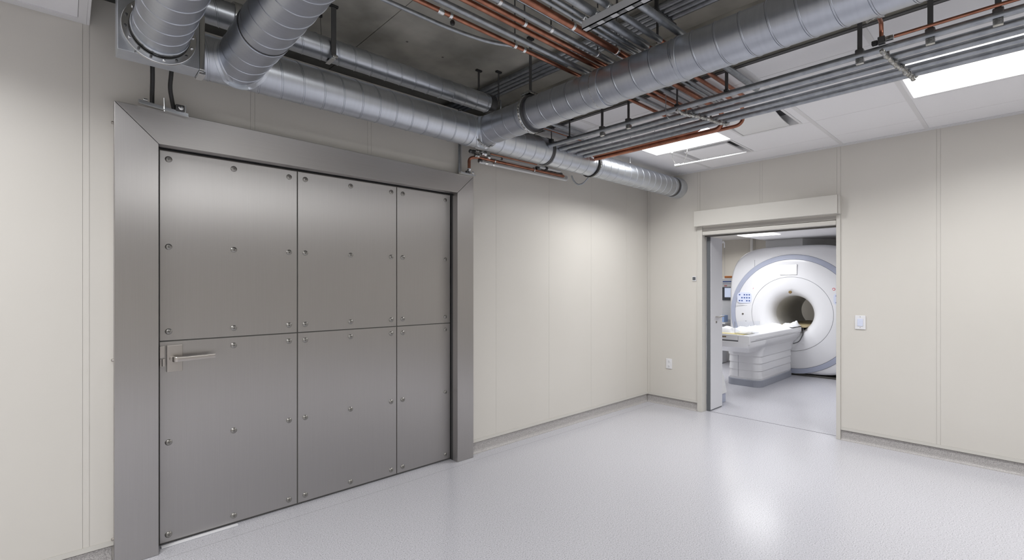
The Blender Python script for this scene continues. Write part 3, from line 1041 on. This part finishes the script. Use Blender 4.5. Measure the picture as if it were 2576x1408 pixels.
# thin wires and the small white rail hung at the far light
t = thing('hanging_wire', 'thin pale wire loop dropping over the low conduits', 'wire', (3.2, 1.72, 2.66), 'thin pale wires around the copper bundle')
obj('wire', tb(fillet([(3.03, 1.70, 2.815), (3.03, 1.70, 2.70), (3.05, 1.70, 2.665), (3.12, 1.70, 2.66)], .02), .003, 6), 'conduit', t)
t = thing('hanging_wire', 'long thin wire from the conduits down to the small white rail', 'wire', (4.4, 2.27, 2.65), 'thin pale wires around the copper bundle')
RX, RZ = 4.64, 2.75
obj('wire', tb(fillet([(4.50, 2.29, CE - .001), (4.505, 2.30, 2.80), (4.60, 2.38, 2.755), (RX, 2.41, RZ + .008)], .03), .0035, 6), 'chrome', t)
t = thing('hanging_wire', 'short thin wire from the white ceiling to the end of the small white rail', 'wire', (4.55, 2.48, 2.75), 'thin pale wires around the copper bundle')
obj('wire', tb(fillet([(4.565, 2.49, CE - .006), (4.58, 2.495, 2.81), (RX, 2.49, RZ + .012)], .03), .003, 6), 'chrome', t)
obj('ceiling_cup', lt('Z', (4.565, 2.49, CE - .02), [(0, .006), (.006, .012), (.0195, .008)], 12), 'chrome', t)
t = thing('white_rail', 'small white rail hanging below the square ceiling vent', 'rail', (RX, 2.15, RZ))
obj('rod', tb([(RX, 2.47, RZ), (RX + .02, 1.79, RZ)], .0065, 10), 'white', t)
obj('end_block', box(RX - .016, RX + .016, 2.44, 2.50, RZ - .014, RZ + .010, bev=.005), 'chrome', t)
# clips on the far copper line
t = thing('pipe_clips', 'small wire clips hanging the long copper pipe in front of the far light', 'clip', (3.70, 2.3, 2.73))
for y in (2.62, 2.42, 2.18, 1.95):
    obj('clip', tb([(3.70, y, KZ + .037), (3.70, y, CE - .004)], .0028, 6), 'conduit', t)

# ------------------------------------------------------------------ pipes against the wall, right of the frame
PY = 3.24
t = thing('copper_pipe', 'copper pipe under the wall duct above the right door jamb', 'pipe', (3.1, PY, 2.6), 'short pipes above the right door jamb')
obj('tube', tb([(2.549, 3.285, 2.478), (2.549, 3.285, 2.605), (2.60, PY, 2.612), (3.75, PY, 2.622), (3.75, 3.30, 2.655), (3.70, 3.335, 2.655)], .0135, 16, .055), 'copper', t)
for x in (2.80, 3.30):
    clamp(t, 'X', (x, PY, 2.613), .0135, 'chrome', .012)
t = thing('white_pipe', 'white pipe below the copper pipe above the right door jamb', 'pipe', (3.1, 3.24, 2.57), 'short pipes above the right door jamb')
obj('tube', tb([(2.62, PY, 2.577), (3.78, PY, 2.590), (3.80, PY + .01, 2.632), (3.80, 3.36, 2.640)], .0135, 16, .05), 'whitepipe', t)
obj('coupling', ringband('X', (2.70, PY, 2.578), .0135, .018, .03, 20), 'chrome', t)
obj('coupling', ringband('X', (2.78, PY, 2.579), .0135, .018, .02, 20), 'chrome', t)
t = thing('copper_pipe', 'thin copper line tight below the wall duct', 'pipe', (3.1, 3.10, 2.64), 'short pipes above the right door jamb')
obj('tube', tb([(2.72, 3.20, 2.655), (3.30, 3.20, 2.660)], .006, 10), 'copper', t)
t = thing('conduit', 'thin pale conduit between the wall duct and the copper pipe', 'conduit', (3.1, 3.25, 2.65), 'short pipes above the right door jamb')
obj('tube', tb([(2.70, 3.26, 2.652), (3.35, 3.26, 2.660)], .0075, 10), 'whitepipe', t)
clamp(t, 'X', (2.90, 3.26, 2.6545), .0075, 'darkst', .02)
t = thing('valve_cluster', 'cluster of metal valves and clamps where the pipes start under the wall duct', 'valve', (2.64, 3.22, 2.58))
for i, (x, y, z, r_, l_) in enumerate(((2.60, 3.24, 2.625, .020, .05), (2.66, 3.22, 2.650, .024, .05), (2.57, 3.27, 2.66, .018, .06), (2.63, 3.25, 2.668, .014, .08), (2.72, 3.23, 2.632, .020, .03), (2.635, 3.24, 2.585, .018, .035))):
    bm = lt('X', (x - l_ / 2, y, z), [(0, r_ * .7), (l_ * .15, r_), (l_ * .4, r_ * .8), (l_ * .6, r_), (l_ * .85, r_), (l_, r_ * .6)], 12)
    obj('valve_part', bm, ('sealant', 'chrome', 'darkst')[i % 3], t)
obj('lever', box(2.555, 2.66, 3.20, 3.212, 2.672, 2.684, bev=.003), 'whitepipe', t)
t = thing('pipe_fittings', 'row of dark clamps and a white junction tube under the wall duct', 'fitting', (3.5, 3.2, 2.62))
obj('junction_tube', tb([(3.36, 3.22, 2.651), (3.66, 3.22, 2.657)], .012, 12), 'whitepipe', t)
obj('dark_clamp', ringband('X', (3.45, 3.22, 2.653), .012, .018, .03, 18), 'blackst', t)
obj('dark_clamp', ringband('X', (3.36, 3.24, 2.64), .008, .02, .05, 18), 'darkst', t)
bm = bmesh.new()
lumpy(bm, [(3.30, 3.25, 2.636), (3.5, 3.26, 2.640), (3.72, 3.25, 2.646)], .009, 31, 8, .7)
obj('bracket_strip', bm, 'darkst', t, 60)
t = thing('grey_loop', 'small grey cable loop hanging under the dark flange of the wall duct', 'cable', (3.9, 3.2, 2.55))
obj('loop', tb(fillet([(3.80, 3.19, 2.632), (3.825, 3.18, 2.575), (3.86, 3.15, 2.535), (3.90, 3.11, 2.555), (3.905, 3.03, 2.625)], .03), .0075, 10), 'conduit', t)
# bracket and riser on the frame corner
t = thing('cable_bracket', 'small steel strip bracket on the upper right corner of the door frame', 'bracket', (2.53, 3.29, 2.455))
bm = bmesh.new()
prism(bm, [(2.45, 2.455), (2.45, 2.470), (2.608, 2.4635), (2.608, 2.452)], 'Y', 3.270, 3.299)
obj('channel', bm, 'chrome', t)
obj('clamp_body', box(2.515, 2.56, 3.272, 3.298, 2.469, 2.490, bev=.005), 'darkst', t)
obj('clamp_screw', lt('Y', (2.588, 3.285, 2.480), [(0, .013), (-.008, .013), (-.012, .006)], 14), 'chrome', t)
obj('gland', lt('Z', (2.549, 3.285, 2.478), [(0, .014), (.018, .014), (.024, .019), (.034, .019), (.036, .014)], 14), 'chrome', t)
t = thing('conduit', 'grey riser conduit on the wall above the right corner of the door frame', 'conduit', (2.476, 3.33, 2.46))
obj('tube', tb([(2.482, 3.335, 2.468), (2.482, 3.335, 3.02)], .011, 12), 'conduit', t)
obj('tube_pale', tb([(2.512, 3.345, 2.468), (2.512, 3.345, 3.02)], .004, 10), 'whitepipe', t)

# ------------------------------------------------------------------ wall fittings
t = thing('power_outlet', 'white power outlet low on the wall near the room corner', 'outlet', (WB - .003, 3.062, .46))
obj('cover_plate', box(WB - .008, WB, 3.022, 3.102, .463, .589, bev=.003), 'plastic', t)
for z in (.495, .557):
    k = obj('socket', lt('X', (WB - .0081, 3.062, z), [(0, .018), (-.002, .018), (-.003, .016)], 20), 'plastic', t)
    bm = bmesh.new()
    for dy in (-.007, .007):
        bx(bm, WB - .0117, WB - .011, 3.062 + dy - .0014, 3.062 + dy + .0014, z - .002, z + .008)
    bx(bm, WB - .0117, WB - .011, 3.059, 3.065, z - .011, z - .006)
    obj('slot', bm, 'greyhole', k, 0)
t = thing('light_switch', 'white rocker light switch right of the doorway', 'switch', (WB - .004, 1.085, 1.087))
obj('cover_plate', box(WB - .009, WB, 1.043, 1.127, 1.087, 1.218, bev=.004), 'plastic', t)
obj('rocker', box(WB - .013, WB - .0095, 1.063, 1.107, 1.118, 1.188, bev=.003), 'palebl', t)
for z in (1.103, 1.205):
    obj('screw', lt('X', (WB - .0092, 1.085, z), [(0, .003), (-.0015, .0025)], 10), 'greyhole', t)
t = thing('wall_control', 'small square wall control with a dark display left of the doorway', 'control', (WB - .004, 2.732, 1.555))
obj('cover_plate', box(WB - .010, WB, 2.708, 2.756, 1.557, 1.616, bev=.003), 'plastic', t)
obj('display', box(WB - .012, WB - .0101, 2.714, 2.750, 1.570, 1.606), 'dark', t)
obj('display_mark', box(WB - .013, WB - .0121, 2.726, 2.744, 1.576, 1.600), 'seal', t)

# ------------------------------------------------------------------ doorway: header, casing, leaf
t = thing('door_header', 'long cream box header over the doorway', 'door header', (5.50, 1.97, 2.2))
obj('cover', box(5.455, WB, 1.253, 2.70, 2.203, 2.383, bev=.003), 'trimcream', t)
obj('end_cap', box(5.470, WB, 1.236, 1.2525, 2.200, 2.380, bev=.002), 'trimcream', t)
bm = bmesh.new()
bx(bm, WB - .012, 5.645, 2.632, 2.694, 0, 2.202, bev=.003)      # left casing
bx(bm, WB - .012, 5.645, 1.244, 1.279, 0, 2.202, bev=.003)      # right casing
bx(bm, WB - .012, 5.645, 1.2795, 2.6315, 2.10, 2.145, bev=.008)
struct('trim_7', bm, 'trimcream', smooth=30)
struct('trim_8', box(5.60, 5.655, 1.2795, 2.6315, 2.086, 2.0995), 'gap')
t = thing('door_2', 'white hinged door leaf standing open into the scanner room', 'door', (5.81, 2.60, 0))
t['kind'] = 'structure'
obj('leaf', box(5.660, 5.975, 2.585, 2.625, .012, 2.085, bev=.004), 'doorw', t)
obj('edge_seal', box(5.647, 5.659, 2.590, 2.631, .002, 2.085), 'seal', t, 0)
obj('bottom_seal', box(5.665, 5.970, 2.592, 2.62, .001, .0118), 'seal', t, 0)
h = obj('lever', tb(fillet([(5.79, 2.584, 1.124), (5.79, 2.545, 1.124), (5.80, 2.545, 1.124), (5.93, 2.548, 1.130)], .01), .008, 10), 'satin', t)
obj('key_cylinder', lt('Y', (5.80, 2.5845, 1.06), [(0, .014), (-.006, .014), (-.009, .009)], 16), 'satin', t)
obj('top_hook', tb(fillet([(5.985, 2.60, 2.02), (6.03, 2.60, 2.06), (6.07, 2.60, 2.04), (6.065, 2.60, 1.98)], .03), .008, 8), 'white', t)
struct('trim_9', box(5.638, 5.643, 1.28, 2.63, .0002, .0015), 'greyhole')

# ------------------------------------------------------------------ scanner
MX, MY, MZ = 8.95, 2.715, 1.03
t = thing('mri_scanner', 'large white round scanner with a blue grey ring and open bore', 'scanner', (9.8, MY, 0))
NA = 96


def outline(th, hw=1.045, hu=1.155, hd=1.0, p=4.0):
    cx, sx_ = math.cos(th), math.sin(th)
    hz = hu if sx_ > 0 else hd
    return (abs(cx / hw) ** p + abs(sx_ / hz) ** p) ** (-1 / p)


def mring(x, f):
    return [(x, MY + f(2 * PI * k / NA) * math.cos(2 * PI * k / NA), MZ + f(2 * PI * k / NA) * math.sin(2 * PI * k / NA)) for k in range(NA)]


bm = bmesh.new()
loft(bm, [mring(MX + .012, lambda a: 1.0), mring(MX + .006, lambda a: 1.0), mring(MX + .006, lambda a: max(1.003, outline(a) * .945)), mring(MX + .03, lambda a: max(1.004, outline(a) * .975)),
          mring(MX + .09, lambda a: max(1.005, outline(a) * .995)), mring(MX + .16, outline), mring(MX + 1.6, outline), mring(MX + 1.75, lambda a: outline(a) * .95), mring(MX + 1.8, lambda a: outline(a) * .8), mring(MX + 1.8, lambda a: .40)], cap=False)
obj('housing', bm, 'mriw', t, 50)
bm = bmesh.new()
loft(bm, [mring(MX + .03, lambda a: 1.0), mring(MX, lambda a: .997), mring(MX - .004, lambda a: .99), mring(MX - .012, lambda a: .918), mring(MX + .02, lambda a: .916)], cap=False)
obj('blue_ring', bm, 'mrib', t, 40)
bm = bmesh.new()
loft(bm, [mring(MX + .02, lambda a: .916), mring(MX - .011, lambda a: .914), mring(MX - .02, lambda a: .88), mring(MX - .034, lambda a: .75), mring(MX - .040, lambda a: .623), mring(MX - .030, lambda a: .622)], cap=False)
obj('outer_face', bm, 'mriw', t, 40)
bm = bmesh.new()
loft(bm, [mring(MX - .030, lambda a: .6215), mring(MX - .037, lambda a: .6185)], cap=False)
obj('face_seam', bm, 'seam', t, 40)
bm = bmesh.new()
pr = [(-.030, .6195), (-.040, .617), (-.043, .60), (-.040, .52), (-.025, .44), (.01, .375), (.06, .33), (.13, .308), (.22, .302)]
loft(bm, [mring(MX + s, lambda a, q=q: q) for s, q in pr], cap=False)
obj('inner_face', bm, 'mriw', t, 60)
bm = bmesh.new()
pr = [(.22, .302), (.60, .300), (.61, .297), (1.2, .297), (1.21, .300), (1.6, .302), (1.7, .33), (1.8, .40)]
loft(bm, [mring(MX + s, lambda a, q=q: q) for s, q in pr], cap=False)
obj('bore', bm, 'bore', t, 60)
k = obj('display', box(MX - .052, MX - .028, 2.612, 2.872, 1.685, 1.862, bev=.006), 'plastic', t)
obj('screen', box(MX - .054, MX - .0525, 2.622, 2.862, 1.693, 1.854), 'screen', k, 0)
for s, lbx in ((1, 0), (-1, 0)):
    yc = MY + s * .745
    bm = bmesh.new()
    prism(bm, roundrect(yc - .125, yc + .125, 1.192, 1.385, .06), 'X', MX - .042, MX - .026)
    k = obj('control_pad', bm, 'palebl', t)
    rr = random.Random(5)
    for iy in range(5):
        for iz in range(3):
            if rr.random() < .25:
                continue
            y_, z_ = yc - .085 + iy * .042, 1.235 + iz * .053
            bm = bmesh.new()
            prism(bm, roundrect(y_ - .013, y_ + .013, z_ - .011, z_ + .011, .006, 2), 'X', MX - .0435, MX - .0421)
            obj('button', bm, 'blue', k, 0)
    obj('warning_mark', ringband('X', (MX - .031, MY + s * .60 - .02, 1.445), .014, .024, .008, 20), 'red', t)
    obj('side_line', box(MX - .036, MX - .030, min(yc - .14 * s, yc + .17 * s), max(yc - .14 * s, yc + .17 * s), 1.148, 1.152), 'seam', t, 0)
obj('bore_sensor', lt('X', (MX - .02, 2.722, 1.395), [(0, .026), (-.014, .024), (-.018, .014)], 16), 'brown', t)
obj('round_lock', lt('X', (MX - .028, 3.49, .998), [(0, .018), (-.008, .018), (-.011, .010)], 16), 'satin', t)
obj('badge', box(MX - .035, MX - .030, 3.37, 3.45, .865, .880), 'seam', t, 0)
obj('vertical_joint', box(MX + .003, MX + .0062, 3.297, 3.302, 1.84, 1.96), 'seam', t, 0)
obj('floor_gap', box(MX + .06, MX + 1.6, MY - 1.0, MY + .98, .002, .028), 'gap', t, 0)
t = thing('scanner_hood', 'white box hood between the scanner top and the low ceiling', 'hood', (9.6, 2.9, 2.19))
bm = bmesh.new()
prism(bm, [(9.22, 3.21), (9.22, 2.62), (9.85, 2.30), (10.5, 2.30), (10.5, 3.21)], 'Z', 2.192, 2.318)
obj('panel', bm, 'white', t, 0)

# table
t = thing('patient_table', 'white patient table on a ribbed pedestal running into the scanner bore', 'scanner table', (7.9, 2.86, 0))
TY0, TY1 = 2.55, 3.03


def rl(x0, x1, y0, y1, r, z):
    return [(x, y, z) for x, y in roundrect(x0, x1, y0, y1, r)]


bm = bmesh.new()
loft(bm, [rl(7.44, 8.90, 2.665, 3.165, .12, .001), rl(7.44, 8.90, 2.665, 3.165, .12, .095), rl(7.45, 8.90, 2.675, 3.155, .12, .100)])
obj('plinth', bm, 'mrig', t, 40)
bm = bmesh.new()
lv = []
q = [(.101, .0), (.122, .0), (.124, -.006), (.235, .004), (.239, -.006), (.243, -.006), (.346, .003), (.350, -.008), (.354, -.008), (.452, -.001), (.457, -.014), (.461, -.014), (.54, -.024), (.60, -.055)]
for z, o_ in q:
    lv.append(rl(7.46 + o_ * .3, 8.90, 2.680 + o_, 3.15 - o_, .11, z))
loft(bm, lv)
obj('pedestal', bm, 'mriw', t, 30)
obj('pedestal_joint', box(7.4575, 7.4605, 2.985, 2.989, .13, .55), 'seam', t, 0)
bm = bmesh.new()
loft(bm, [[(6.98, 2.66, .560), (7.30, 2.63, .560), (7.30, 3.10, .560), (6.98, 3.10, .560)], [(6.74, 2.57, .655), (7.37, 2.57, .655), (7.37, 3.15, .655), (6.74, 3.15, .655)],
          [(6.72, 2.56, .737), (7.40, 2.56, .737), (7.40, 3.16, .737), (6.72, 3.16, .737)]])
bmesh.ops.recalc_face_normals(bm, faces=bm.faces)
bmesh.ops.bevel(bm, geom=list(bm.edges), offset=.02, segments=3, affect='EDGES', profile=.5)
obj('front_hull', bm, 'mriw', t, 30)
bm = bmesh.new()
loft(bm, [rl(7.402, 8.93, 2.63, 3.12, .03, .60), rl(7.402, 8.93, 2.605, 3.14, .03, .64), rl(7.402, 8.93, 2.575, 3.15, .03, .68), rl(7.402, 8.93, 2.56, 3.16, .03, .737)])
obj('side_hull', bm, 'mriw', t, 40)
obj('table_top', box(6.78, 8.93, TY0, 3.15, .738, .822, bev=.014), 'mriw', t)
obj('table_rail_line', box(6.95, 8.92, TY0 - .0015, TY0 - .0002, .756, .760), 'seam', t, 0)
bm = bmesh.new()
bx(bm, 6.725, 6.779, TY0 - .005, 2.70, .700, .828, bev=.015)
obj('corner_bumper', bm, 'mriw', t)
bm = bmesh.new()
bx(bm, 6.735, 6.779, 2.701, 3.15, .752, .828, bev=.005)
obj('end_panel', bm, 'mriw', t)
obj('pull_slot', box(6.738, 6.779, 2.702, 3.14, .735, .7515), 'greyhole', t, 0)
obj('end_latch', box(6.730, 6.7348, 2.86, 2.93, .785, .800, bev=.002), 'brown', t)
obj('bore_slide', box(8.95, 10.55, 2.50, 2.93, .806, .835, bev=.006), 'tan', t)
obj('table_cable', tb(fillet([(8.95, 2.54, .80), (8.96, 2.535, .70), (8.80, 2.55, .585), (8.68, 2.60, .56)], .06), .008, 8), 'darkst', t)

# linen on the table


def sheet(x0, x1, y0, y1, z, amp, seed, nx=60, ny=18, humps=()):
    bm = bmesh.new()
    gr = []
    for i in range(nx + 1):
        row = []
        for j in range(ny + 1):
            x = x0 + (x1 - x0) * i / nx
            y = y0 + (y1 - y0) * j / ny
            e = min(i, nx - i, j, ny - j)
            h = .006 + amp * (noise.noise(Vector((x * 9, y * 9, seed))) * .5 + .5) * min(1, e / 3)
            for hx, hy, hr, hh in humps:
                d2 = ((x - hx) / hr) ** 2 + ((y - hy) / hr) ** 2
                h += hh * math.exp(-d2) * (.8 + .4 * noise.noise(Vector((x * 25, y * 25, seed + 3)))) * min(1, e / 2)
            row.append((x, y, z + h * (1 if e else 0)))
        gr.append(row)
    top = [[bm.verts.new(p) for p in r_] for r_ in gr]
    bot = [[bm.verts.new((p[0], p[1], z)) for p in (r_[0], r_[-1])] for r_ in gr]
    for i in range(nx):
        for j in range(ny):
            bm.faces.new((top[i][j], top[i + 1][j], top[i + 1][j + 1], top[i][j + 1]))
    return bm


o = tag(obj('bed_sheet', sheet(7.25, 8.90, 2.575, 3.10, .8225, .03, 3, humps=((8.6, 2.85, .10, .05), (7.5, 2.95, .09, .06), (8.0, 2.9, .12, .035))), 'linen', None, 60), 'white rumpled sheet spread over the scanner table', 'sheet')
o = tag(obj('folded_cloth', sheet(8.50, 8.95, 2.56, 2.78, .838, .04, 9, 24, 12, humps=((8.86, 2.62, .06, .07), (8.70, 2.70, .07, .04))), 'linen', None, 60), 'crumpled white cloth at the mouth of the scanner bore', 'cloth')
tag(obj('yellow_pad', box(6.80, 7.18, 2.66, 3.08, .823, .834, bev=.004), 'yellow'), 'thin yellow pad at the front end of the scanner table', 'pad')
o = tag(obj('white_pillow', sheet(6.90, 7.22, 2.84, 3.10, .835, .05, 17, 18, 14, humps=((7.05, 2.98, .1, .06),)), 'linen', None, 60), 'white bundled pillow beside the open door leaf on the scanner table', 'pillow')
bm = loft(bmesh.new(), [rl(6.86, 7.24, 2.60, 2.80, .012, .836), rl(6.86, 7.24, 2.60, 2.80, .012, 1.0), rl(6.863, 7.237, 2.603, 2.797, .010, 1.0), rl(6.863, 7.237, 2.603, 2.797, .010, .8395)])
tag(obj('clear_tray', bm, 'glass', None, 0), 'clear acrylic tray standing on the front of the scanner table', 'tray')

# equipment behind the scanner on the left
t = thing('monitor_cabinet', 'tall white equipment cabinet with a screen behind the scanner, left side', 'cabinet', (9.75, 4.02, 0))
obj('cabinet_body', box(9.62, 9.95, 3.86, 4.18, .001, 1.655, bev=.01), 'white', t)
obj('blue_stripe', box(9.612, 9.6199, 3.87, 4.15, 1.575, 1.595), 'blue', t, 0)
obj('grey_stripe', box(9.612, 9.6199, 3.87, 4.15, 1.535, 1.552), 'mrib', t, 0)
k = obj('monitor_frame', box(9.585, 9.6195, 3.87, 4.148, 1.215, 1.475, bev=.005), 'dark', t)
obj('monitor_screen', box(9.582, 9.5848, 3.87, 4.10, 1.275, 1.460), 'scr2', k, 0)
obj('label_red', box(9.612, 9.6199, 4.07, 4.12, 1.495, 1.512), 'red', t, 0)
obj('label_dark', box(9.612, 9.6199, 3.88, 3.92, 1.485, 1.52), 'blue', t, 0)
t = tag(obj('orange_tray', box(9.66, 9.80, 3.97, 4.14, 1.656, 1.700, bev=.01), 'orange'), 'small orange box on top of the white equipment cabinet', 'box')
t = thing('blue_carton', 'light blue carton on a stand left of the scanner, beside the door leaf', 'carton', (9.3, 4.12, .75))
obj('carton', box(9.30, 9.48, 3.99, 4.28, .80, .93, bev=.004), 'lblue', t)
obj('carton_face', box(9.296, 9.2998, 4.05, 4.25, .82, .90), 'white', t, 0)
t = thing('equipment_stand', 'white side stand under the blue carton', 'stand', (9.35, 4.15, 0))
obj('top', box(9.25, 9.55, 3.95, 4.5, .765, .7995, bev=.005), 'white', t)
obj('column', box(9.30, 9.50, 4.02, 4.45, .01, .7645, bev=.01), 'doorw', t)
t = thing('wall_pole', 'white vertical pole against the far wall of the scanner room', 'pole', (11.2, 4.2, 0))
obj('pole', tb([(11.22, 4.20, .001), (11.22, 4.20, 2.56)], .032, 14), 'white', t)
t = thing('low_bin', 'white low bin mostly hidden behind the open door leaf', 'bin', (6.4, 2.80, 0))
bm = bmesh.new()
prism(bm, [(6.02, .118), (6.02, .55), (6.20, .33), (6.285, .118)], 'Y', 2.66, 2.86)
obj('bin_body', bm, 'white', t, 0)
obj('bin_base', box(6.02, 6.27, 2.67, 2.85, .002, .1175), 'mrib', t, 0)
